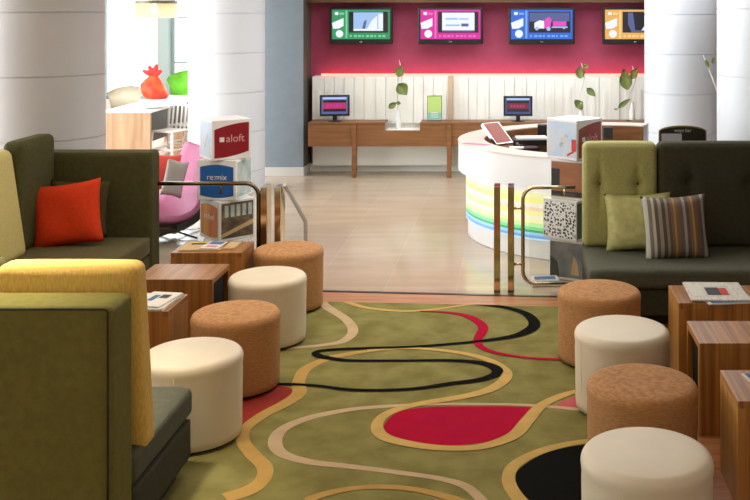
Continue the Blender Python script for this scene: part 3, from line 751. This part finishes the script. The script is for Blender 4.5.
# throw cushions
def pillow(name, w, h, th, m_, loc, rx, ry, rz, label):
    bm = bmesh.new(); n = 20; vs2 = {}
    for s in (-1, 1):
        for i in range(n + 1):
            for j in range(n + 1):
                u, v = -1 + 2 * i / n, -1 + 2 * j / n
                e = i in (0, n) or j in (0, n)
                if s == 1 and e: vs2[(s, i, j)] = vs2[(-1, i, j)]; continue
                x = u * w / 2 * (1 - .08 * (1 - v * v)); z = v * h / 2 * (1 - .08 * (1 - u * u))
                y = s * th / 2 * ((1 - u ** 4) ** .6) * ((1 - v ** 4) ** .6) * (1 + .06 * math.sin(5 * u + 3 * v + s))
                vs2[(s, i, j)] = bm.verts.new((x, y, z))
    for s in (-1, 1):
        for i in range(n):
            for j in range(n): bm.faces.new((vs2[(s, i, j)], vs2[(s, i + 1, j)], vs2[(s, i + 1, j + 1)], vs2[(s, i, j + 1)]))
    o = obj(name, bm, m_, None, loc, (rx, ry, rz), smooth='all')
    return tag(o, label, 'cushion', 'throw cushions on the sofas')
pillow('throw_cushion', .49, .45, .14, 'olive_cushion', (X(78, 8.16), 8.17, .68), -.10, .02, 0, 'dark olive cushion behind the red cushion on the left sofa')
pillow('throw_cushion', .56, .51, .16, 'red_cushion', (X(67, 7.98), 7.98, .67), -.22, -.13, 0.06, 'bright red square cushion on the left corner sofa')
pillow('throw_cushion', .52, .45, .15, 'lime_cushion', (X(639, 7.74), 7.785, .65), -.22, -.05, -.12, 'lime green silky cushion leaning on the lime back cushion')
pillow('throw_cushion', .50, .49, .16, 'striped_fabric', (X(675, 7.62), 7.605, .645), -.24, -.04, .05, 'brown and grey striped cushion on the right sofa')

# poufs
def pouf_body(m_, name, seam):
    bm = bmesh.new(); R, H = .275, .455
    prof = [(.258, .013), (.266, .016), (.268, .05), (.270, .2), (.272, H - .11), (.2705, H - .085), (.2735, H - .06), (R, H - .04)]
    for i in range(1, 6): a = PI / 2 * i / 5; prof.append((R - .04 + .04 * math.cos(a), H - .04 + .04 * math.sin(a)))
    prof += [(.18, H + .004), (.09, H + .007), (.02, H + .008)]
    lathe(bm, prof, 64)
    return bm
def make_pouf(m_, label, group):
    t = thing('pouf', label, 'pouf', (0, 0, 0), 0, group)
    b_ = obj('cover', pouf_body(m_, 'cover', False), m_, t, smooth='all')
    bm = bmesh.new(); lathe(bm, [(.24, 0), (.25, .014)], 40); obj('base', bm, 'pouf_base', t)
    if m_ == 'cream_leather':
        for a in (-1.6, .6, 2.7):
            bm = bmesh.new(); tube(bm, [((.2755 + (z - .45) * .02) * math.cos(a) - (.004 if z < .06 else 0) * math.cos(a), (.2765 + (z - .45) * .02 - (.004 if z < .06 else 0)) * math.sin(a), z) for z in (.03, .1, .2, .3, .40)], .0012, 5)
            obj('seam', bm, 'cream_leather', t, smooth='all')
    return t
cg, wg = 'cream leather poufs', 'brown woven poufs'
poufs = [
 ('cream_leather', -1.712, 5.38, 0.0, 'cream leather pouf nearest the camera in the left row, beside the olive sofa'),
 ('weave', -1.676, 6.1, .7, 'brown woven pouf second from the front in the left row'),
 ('cream_leather', -1.690, 6.94, .4, 'cream leather pouf third from the front in the left row'),
 ('weave', -1.722, 7.73, 1.9, 'brown woven pouf at the far end of the left row'),
 ('cream_leather', .552, 4.16, -.45, 'cream leather pouf nearest the camera in the right row'),
 ('weave', .634, 4.95, 2.2, 'brown woven pouf second from the front in the right row'),
 ('cream_leather', .624, 5.78, .9, 'cream leather pouf third from the front in the right row'),
 ('weave', .56, 6.58, .2, 'brown woven pouf at the far end of the right row, by the sofa')]
proto = {}
ZR = .004
ON = .0100
for (m_, x, y, rz, lab) in poufs:
    if x < 0: x -= .02
    if m_ not in proto:
        proto[m_] = make_pouf(m_, lab, cg if m_ == 'cream_leather' else wg); o = proto[m_]; o.location = (x, y, ON); o.rotation_euler = (0, 0, rz)
    else: o = dup(proto[m_], (x, y, ON), rz, lab)
    o.scale = (.972, .972, 1) if x < 0 else (1, 1, 1)

# nesting side tables
TH = .50
def table(x0, x1, y0, y1, closed, red, label, group):
    cx, cy = (x0 + x1) / 2, (y0 + y1) / 2; w, d = (x1 - x0) / 2, (y1 - y0) / 2; q = .035
    t = thing('side_table', label, 'side table', (cx, cy, 0), 0, group)
    a, b_ = ('red_wood', 'red_wood_side') if red else ('table_wood', 'table_wood_side')
    obj('table_top', bx(-w, w, -d, d, TH - q, TH, .002), a, t)
    if closed:
        obj('side_panel', bx(-w, -w + q, -d, d, 0, TH - q, .002), b_, t); obj('side_panel', bx(w - q, w, -d, d, 0, TH - q, .002), b_, t)
        obj('front_panel', bx(-w + q, w - q, -d + .001, -d + q, 0, TH - q, .001), a, t)
    else:
        obj('front_panel', bx(-w, w, -d, -d + q, 0, TH - q, .002), a, t); obj('back_panel', bx(-w, w, d - q, d, 0, TH - q, .002), a, t)
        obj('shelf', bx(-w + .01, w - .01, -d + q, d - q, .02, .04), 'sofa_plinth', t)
        obj('shade_filler', bx(-w + .03, w - .03, -d + q, d - q, .04, TH - q), 'sofa_plinth', t)  # near-black block filling the opening, stands in for the shade inside
    return t
gL, gR = 'wooden side tables in the left row', 'wooden side tables in the right row'
table(-2.60, -2.065, 5.97, 6.34, True, True, 'wooden side table nearest the camera in the left row, holding newspapers', gL)
table(-2.54, -2.015, 6.68, 7.09, False, True, 'empty wooden side table in the middle of the left row, open sided', gL)
table(-2.545, -2.02, 7.41, 7.78, True, True, 'wooden side table at the far end of the left row, holding magazines', gL)
table(1.03, 1.56, 4.6, 5.0, True, False, 'wooden side table nearest the camera in the right row', gR)
table(1.0, 1.53, 5.4, 5.79, False, False, 'empty wooden side table in the middle of the right row, open sided', gR)
table(1.01, 1.54, 6.14, 6.54, True, False, 'wooden side table at the far end of the right row, holding a newspaper', gR)

# newspapers and magazines
def sheet(name, x, y, z, w, d, th, rz, base, patches, label, cat, group=None, sheets=3, skew=.0):
    t = thing(name, label, cat, (x, y, z), rz, group)
    bm = bmesh.new(); n = 8
    for s in range(sheets):
        zz = s * th / sheets; j = (random.random() - .5) * .012
        v0 = [];
        box(bm, -w / 2 + j, w / 2 + j * .5, -d / 2 + j, d / 2 + j * .6, zz, zz + th / sheets * .8)
    obj('pages', bm, base, t)
    bm = bmesh.new()
    mats = []
    for (u0, u1, v0, v1, m_) in patches:
        if m_ not in mats: mats.append(m_)
        poly(bm, [(u0 * w / 2, v0 * d / 2, th + .0008), (u1 * w / 2, v0 * d / 2, th + .0008), (u1 * w / 2, v1 * d / 2, th + .0008), (u0 * w / 2, v1 * d / 2, th + .0008)], mats.index(m_))
    obj('print', bm, mats, t)
    return t
sheet('newspaper', 1.28, 6.35, TH + .008, .36, .40, .010, -.03, 'newsprint', [(-.35, .12, -.5, .35, 'print_dark'), (.12, .4, -.5, .3, 'print_red'), (-.9, -.45, -.6, .7, 'paper'), (-.3, .3, .5, .8, 'paper'), (.5, .62, -.5, .8, 'paper')], 'newspaper with a red photograph on the far right table', 'newspaper')
sheet('magazine', 1.33, 6.23, TH, .30, .22, .007, .12, 'paper', [(-.9, .9, -.95, -.6, 'print_blue')], 'blue edged magazine under the newspaper on the far right table', 'magazine')
sheet('magazine', 1.27, 4.86, TH, .26, .20, .008, .15, 'paper', [(-.95, .2, -.8, .9, 'print_blue'), (.3, .8, -.5, .5, 'print_dark')], 'blue and white magazine on the nearest right table', 'magazine')
sheet('newspaper', -2.31, 6.15, TH, .44, .33, .014, -.05, 'newsprint', [(-.9, .9, .62, .85, 'paper'), (0, .4, -.2, .4, 'print_blue'), (.1, .35, -.75, -.35, 'print_blue'), (-.2, -.05, -.6, .2, 'print_dark')], 'bundle of newspapers on the nearest left table', 'newspaper', None, 4)
sheet('newspaper', -2.20, 6.16, TH + .016, .19, .30, .006, -.15, 'paper', [(-.5, -.1, -.3, .5, 'print_blue'), (.0, .6, .1, .6, 'print_dark')], 'folded newspaper lying on the bundle on the nearest left table', 'newspaper')
sheet('magazine', -2.36, 7.60, TH, .30, .28, .008, .05, 'cover_tan', [(-.9, .9, -.9, .9, 'cover_tan'), (-.7, .5, .3, .6, 'paper')], 'tan open magazine on the far left table', 'magazine')
sheet('magazine', -2.28, 7.60, TH + .010, .13, .22, .006, -.1, 'paper', [(-.8, .8, .1, .9, 'print_blue'), (-.6, .7, -.7, -.2, 'print_pink')], 'blue and pink leaflet on the tan magazine on the far left table', 'leaflet')
sheet('magazine', -2.15, 7.64, TH, .08, .22, .006, .0, 'cover_tan', [(-.8, .8, -.8, .8, 'cover_tan')], 'narrow tan leaflet on the far left table', 'leaflet')
sheet('magazine', .26, 8.40, 0, .22, .16, .05, .1, 'newsprint', [(-.8, .8, -.6, .6, 'print_blue')], 'pile of magazines on the floor before the right display cubes', 'magazine', None, 6)

# ================================================================== RUG
bm = bmesh.new()
rm = ['rug_green', 'rug_tan', 'rug_pink', 'rug_magenta', 'rug_black', 'rug_crimson_shaded', 'rug_rose', 'rug_amber']
def ry(x): return 7.765 - .077 * x
corners = [(-2.0, 3.2), (.93, 3.2), (.93, ry(.93)), (-2.0, ry(-2.0))]
f = poly(bm, [(x, y, ZR) for x, y in corners]); 
lo = [bm.verts.new((x, y, 0.0)) for x, y in corners]
tv_ = list(f.verts)
for i in range(4): bm.faces.new((tv_[i], tv_[(i + 1) % 4], lo[(i + 1) % 4], lo[i]))
def clip(x, y): return (max(-1.99, min(.92, x)), max(3.21, min(ry(x) - .01, y)))
def ribbon(pix, mi, layer):
    P = [(*FL(p[0], p[1]), p[2]) for p in pix]; P = spline(P, 12); z = ZR + .0009 * layer
    rows = []
    for i, p in enumerate(P):
        a, b_ = P[max(0, i - 1)], P[min(len(P) - 1, i + 1)]
        dx, dy = b_[0] - a[0], b_[1] - a[1]; L_ = math.hypot(dx, dy) or 1
        nx, ny = -dy / L_, dx / L_; w_ = p[2] / 2 * .88
        rows.append((bm.verts.new((*clip(p[0] + nx * w_, p[1] + ny * w_), z)), bm.verts.new((*clip(p[0] - nx * w_, p[1] - ny * w_), z))))
    for i in range(len(rows) - 1):
        try: bm.faces.new((rows[i][0], rows[i + 1][0], rows[i + 1][1], rows[i][1])).material_index = mi
        except ValueError: pass
def fill(pix, mi, layer):
    P = spline([FL(*p) for p in pix] + [FL(*pix[0])], 6)[:-1]
    f = poly(bm, [(*clip(*p), ZR + .0009 * layer) for p in P], mi)
    bmesh.ops.triangulate(bm, faces=[f])
fill([(200, 430), (205, 392), (240, 386), (276, 386.5), (290, 389), (292, 399), (263, 415), (243, 430), (225, 440)], 5, 1)
fill([(383, 427), (396.7, 413.5), (426.7, 408), (480, 407), (533, 408.5), (526.7, 417), (516.7, 433), (493, 442), (450, 446.5), (410, 443.5), (390, 437)], 3, 1)
fill([(554, 407.5), (564, 401), (580, 395.5), (600, 391), (640, 389), (650, 405), (600, 413), (570, 409)], 6, 1)
fill([(515, 481), (519, 470), (543, 455), (577, 446.5), (620, 444), (660, 450), (680, 480), (640, 510), (560, 515), (527, 501)], 4, 1)
# pink line
ribbon([(486, 506, .06), (466.7, 488, .06), (440, 479.7, .05), (400, 473.8, .05), (350, 467.5, .055), (310, 463, .065), (283, 455, .075), (275, 443, .085), (283, 430, .08), (310, 418.5, .07), (350, 410.5, .06), (383, 407.5, .05), (426.7, 405.3, .04), (480, 405, .035), (530, 406.2, .04), (583, 411, .05), (640, 420, .05)], 2, 2)
ribbon([(321, 301, .09), (326, 307, .09), (346, 320, .085), (353, 332, .085), (343, 341.7, .08), (325, 345.5, .06), (300, 348, .05), (270, 350, .04)], 2, 2)
# tan lines
ribbon([(345, 302, .06), (366.7, 308.5, .055), (400, 311.8, .045), (425, 311, .04), (450, 308, .04), (480, 303.5, .04)], 1, 3)
ribbon([(225, 499, .11), (250, 491, .11), (263, 480, .09), (264.5, 468, .09), (253, 456, .09), (243.5, 443, .08), (245, 430, .08), (263, 416, .09), (286, 404, .10), (299, 394, .10), (299, 382, .09), (307, 369, .09), (333, 358, .08), (366.7, 352, .06)], 7, 3)
ribbon([(366.7, 352, .06), (400, 349.2, .045), (433, 350.5, .05), (466.7, 355, .06), (493, 363, .07), (507, 375, .08), (495, 388, .09), (466.7, 397, .08), (416.7, 405.5, .07), (387, 415, .07), (377, 427, .075), (385, 438.5, .085), (416.7, 446.5, .075), (450, 449.5, .07), (483, 447.5, .075), (513, 437, .09), (528, 421, .09), (541, 407, .08), (560, 397.5, .07), (580, 392, .06), (620, 386, .06)], 1, 4)
ribbon([(620, 439, .06), (578, 443.5, .06), (543, 451.5, .07), (516, 465, .075), (508.5, 479, .075), (514, 494, .08), (530, 508, .08), (570, 520, .08)], 1, 3)
ribbon([(306, 502, .06), (322, 496, .06), (350, 490, .05), (383, 488, .05), (416.7, 491, .05), (450, 499, .06), (470, 506, .06)], 7, 3)
# magenta line
ribbon([(420, 312, .02), (450, 313.5, .045), (470, 318, .075), (483, 328, .085), (478, 340, .075), (480, 347, .06), (493, 353, .05), (516.7, 357.5, .04), (536.7, 359.5, .04), (570, 361, .04)], 3, 5)
# black lines
ribbon([(474, 305, .05), (492, 306.5, .06), (510, 309.5, .07), (527, 315.5, .085), (534.5, 325, .10), (527, 332.5, .10), (510, 338, .075), (473, 343, .05), (416.7, 347.7, .045), (370, 349.3, .05), (340, 350.3, .05), (320, 352.2, .05), (315.5, 355, .06), (322, 358, .07), (335, 360.2, .06), (352, 361.8, .05), (400, 361.8, .04), (450, 361.6, .05), (480, 364, .07), (495, 369, .085), (496, 375, .08), (480, 381, .07), (450, 385, .06), (416.7, 389.8, .05), (383, 391.5, .045), (350, 391, .045), (316.7, 387, .04), (290, 385.5, .04), (265, 385.5, .04)], 4, 6)
o = obj('area_rug', bm, rm); tag(o, 'olive green rug with flowing tan, pink, magenta and black curves', 'rug')

# ================================================================== FAR LEFT END
# high table
YT = 14.9
t = thing('long_table', 'long white topped table with pale wooden end panel by the window', 'table', (X(126, YT), YT, 0))
x0, x1 = X(103, YT) - X(126, YT), X(150, YT) - X(126, YT); zt = Z(111, YT)
obj('end_panel', bx(x0, x1, 0, .06, 0, zt - .03), 'pale_wood', t)
obj('end_panel', bx(x0, x1, 2.6, 2.66, 0, zt - .03), 'pale_wood', t)
obj('table_top', bx(x0 - .02, x1 + .02, -.02, 2.75, zt - .03, zt, .004), 'white_plastic', t)
obj('modesty_panel', bx(x1 - .25, x1 - .22, .06, 2.6, .25, zt - .03), 'dark_grey', t)
# white chairs
def chair(x, y, rz, lab, first=None):
    if first: return dup(first, (x, y, .004), rz, lab)
    t = thing('metal_chair', lab, 'chair', (x, y, .004), rz, 'white slatted metal chairs at the long table')
    obj('seat', bx(-.2, .2, -.2, .2, .44, .465, .008), 'white_metal', t)
    for sx_ in (-1, 1):
        for sy in (-1, 1):
            bm = bmesh.new(); tube(bm, [(sx_ * .22, sy * .22, 0), (sx_ * .18, sy * .18, .44)], .021, 8); obj('leg', bm, 'white_metal', t, smooth='all')
    bm = bmesh.new(); tube(bm, [(-.19, .19, .46), (-.20, .23, .74), (-.17, .24, .80), (-.1, .245, .825), (.1, .245, .825), (.17, .24, .80), (.20, .23, .74), (.19, .19, .46)], .021, 8); obj('back_frame', bm, 'white_metal', t, smooth='all')
    for i in range(4):
        xx = -.12 + .08 * i; bm = bmesh.new(); tube(bm, [(xx, .19, .46), (xx, .24, .82)], .015, 6); obj('slat', bm, 'white_metal', t, smooth='all')
    bm = bmesh.new(); tube(bm, [(-.21, -.21, .18), (.21, -.21, .18), (.21, .21, .18), (-.21, .21, .18), (-.21, -.21, .18)], .015, 6); obj('stretcher', bm, 'white_metal', t)
    return t
c0 = chair(X(170, 15.3), 15.3, -.35, 'white slatted metal chair at the long table, the nearer one')
chair(X(186, 16.1), 16.1, -.35, 'white slatted metal chair at the long table, partly behind the white column', c0)
# orange bag on the table
Yb = 17.0; zb2 = zt
t = thing('tied_bag', 'orange tied bag standing on the long white table', 'bag', (X(155, Yb), Yb, zb2))
bm = bmesh.new()
prof = [(.02, 0.0), (.17, .005), (.21, .05), (.215, .14), (.19, .24), (.13, .33), (.08, .38), (.05, .40)]
lathe(bm, prof, 24)
for v in bm.verts: v.co.x += .05 * math.sin(v.co.z * 9 + 2.4) ; v.co.x *= 1 + .05 * math.sin(v.co.z * 30); v.co.y *= .8
obj('bag_body', bm, 'orange_bag', t, smooth='all')
bm = bmesh.new()
for a, L_ in ((-1.1, .20), (-.4, .19), (.3, .21), (1.0, .17)):
    tube(bm, [(-.03, 0, .37), (-.03 + L_ * .5 * math.sin(a), .01, .39 + L_ * .5 * math.cos(a)), (-.03 + L_ * math.sin(a), 0, .38 + L_ * math.cos(a))], [.02, .05, .025], 8)
obj('ruffle', bm, 'print_red', t, smooth='all')
# beige chair and green chair behind
def tub(x, y, m_, lab, rz, sc=1, sz=1):
    t = thing('tub_chair', lab, 'chair', (x, y, 0.004), rz)
    bm = bmesh.new(); n = 16; ri = []
    for j, (z, r) in enumerate(((.42, .24), (.6, .27), (.86, .29))):
        for s, rr in ((0, r), (1, r + .04)):
            pass
    inner = [[bm.verts.new(((.24 + .05 * j) * math.cos(a), (.24 + .05 * j) * math.sin(a), (.44, .66, .86)[j] - (.12 * (1 - math.sin(a)) if j == 2 else 0))) for j in range(3)] for a in [PI * i / n for i in range(n + 1)]]
    for i in range(n):
        for j in range(2): bm.faces.new((inner[i][j], inner[i + 1][j], inner[i + 1][j + 1], inner[i][j + 1]))
    bmesh.ops.solidify(bm, geom=bm.faces[:], thickness=.04)
    obj('back_shell', bm, m_, t, smooth='all')
    obj('seat', soft(-.26, .26, -.24, .24, .38, .47, .04, 8), m_, t, smooth='all')
    for sx_ in (-1, 1):
        for sy in (-1, 1):
            bm = bmesh.new(); tube(bm, [(sx_ * .24, sy * .22, 0), (sx_ * .19, sy * .18, .39)], .013, 8); obj('leg', bm, 'steel', t, smooth='all')
    for c in t.children: c.scale = (sc, sc, sz)
tub(X(190, 18.3), 18.3, 'green_seat', 'bright green tub chair by the far window', .1, 1.25, 1.38)
tub(X(124, 18.3), 18.3, 'beige_seat', 'beige tub chair behind the long white table', 0, .95, 1.03)
# tray on table
bm = bmesh.new(); lathe(bm, [(.12, 0), (.2, .02), (.21, .035), (.19, .028), (.02, .01)], 24)
tag(obj('serving_dish', bm, 'white_metal', None, (X(155, 15.4), 15.4, zt), smooth=40), 'shallow pale dish on the long white table', 'dish')
# pendant
Yp = 15.2; xp = X(156.5, Yp)
t = thing('pendant_lamp', 'cylindrical glass pendant lamp hanging over the long table', 'lamp', (xp, Yp, Z(18, Yp)))
bm = bmesh.new(); lathe(bm, [(.30, .22), (.30, 0.0), (.305, 0.0), (.305, .22)], 40, cap=False); obj('lamp_shade', bm, 'shade_glass', t, smooth=40)
bm = bmesh.new(); lathe(bm, [(.31, .22), (.31, .26), (.02, .28)], 40); obj('cap', bm, 'pendant_cap', t, smooth=40)
bm = bmesh.new(); tube(bm, [(0, 0, .27), (0, 0, HC - Z(18, Yp))], .008, 6); obj('cord', bm, 'black_plastic', t)
mat('bulb_glow', (255, 236, 200), 0.5, emit=6.0)
bm = bmesh.new(); bmesh.ops.create_uvsphere(bm, u_segments=16, v_segments=10, radius=.05, matrix=Matrix.Translation((-.03, 0, .12))); tube(bm, [(-.03, 0, .16), (-.03, 0, .25)], .02, 8); obj('bulb', bm, 'bulb_glow', t, smooth='all')

# pink lounge chair
YP = 10.2; px_, pz = X(172, YP), 0
t = thing('lounge_chair', 'pink padded shell chair on a steel star base behind the left sofa', 'chair', (px_ + .02, YP, 0), .75)
# section of the shell in the x-z plane: seat at the left, back rising to the right
sec = [(-.62, .42), (-.45, .20), (-.20, .12), (.02, .14), (.16, .26), (.24, .46), (.30, .66), (.38, .86)]
sec = spline(sec, 5)
bm = bmesh.new(); n = len(sec); rows = []
for i, (sx_, sz) in enumerate(sec):
    k_ = i / (n - 1); wdt = .34 + .10 * math.sin(PI * k_)
    rows.append([bm.verts.new((sx_ - .05 * (q * q), q * wdt, sz + .12 * q * q * (1 if k_ < .7 else 0.3))) for q in [-1 + 2 * j / 10 for j in range(11)]])
for i in range(n - 1):
    for j in range(10): bm.faces.new((rows[i][j], rows[i][j + 1], rows[i + 1][j + 1], rows[i + 1][j]))
bmesh.ops.recalc_face_normals(bm, faces=bm.faces[:])
bmesh.ops.solidify(bm, geom=bm.faces[:], thickness=.05)
obj('padded_seat', bm, 'pink_shell', t, smooth='all')
bm = bmesh.new(); rows = []
for i, (sx_, sz) in enumerate(sec):
    k_ = i / (n - 1); wdt = .36 + .10 * math.sin(PI * k_)
    a, b_ = sec[max(0, i - 1)], sec[min(n - 1, i + 1)]; dx, dz_ = b_[0] - a[0], b_[1] - a[1]; L_ = math.hypot(dx, dz_)
    ox, oz = dz_ / L_ * .07, -dx / L_ * .07
    rows.append([bm.verts.new((sx_ + ox - .05 * (q * q), q * wdt, sz + oz + .12 * q * q * (1 if k_ < .7 else .3))) for q in [-1 + 2 * j / 10 for j in range(11)]])
for i in range(n - 1):
    for j in range(10): bm.faces.new((rows[i][j], rows[i][j + 1], rows[i + 1][j + 1], rows[i + 1][j]))
bmesh.ops.solidify(bm, geom=bm.faces[:], thickness=.012)
obj('outer_shell', bm, 'shell_outside', t, smooth='all')
bm = bmesh.new(); lathe(bm, [(.03, 0.02), (.03, .12)], 12)
for a in (.3, 1.87, 3.44, 5.0): tube(bm, [(0, 0, .05), (.34 * math.cos(a), .34 * math.sin(a), .012)], .012, 6)
obj('star_base', bm, 'steel', t)
for o_ in t.children: o_.location.z += .0
mat('cushion_coral', (220, 80, 70), 0.8); mat('cushion_grey', (160, 156, 148), 0.8)
pillow('throw_cushion', .34, .38, .10, 'cushion_coral', (px_ - .10, YP + .02, .64), -.3, .1, .35, 'coral cushion on the pink chair')
pillow('throw_cushion', .22, .38, .09, 'cushion_grey', (px_ + .06, YP - .10, .60), -.3, .3, .55, 'pale grey cushion on the pink chair')
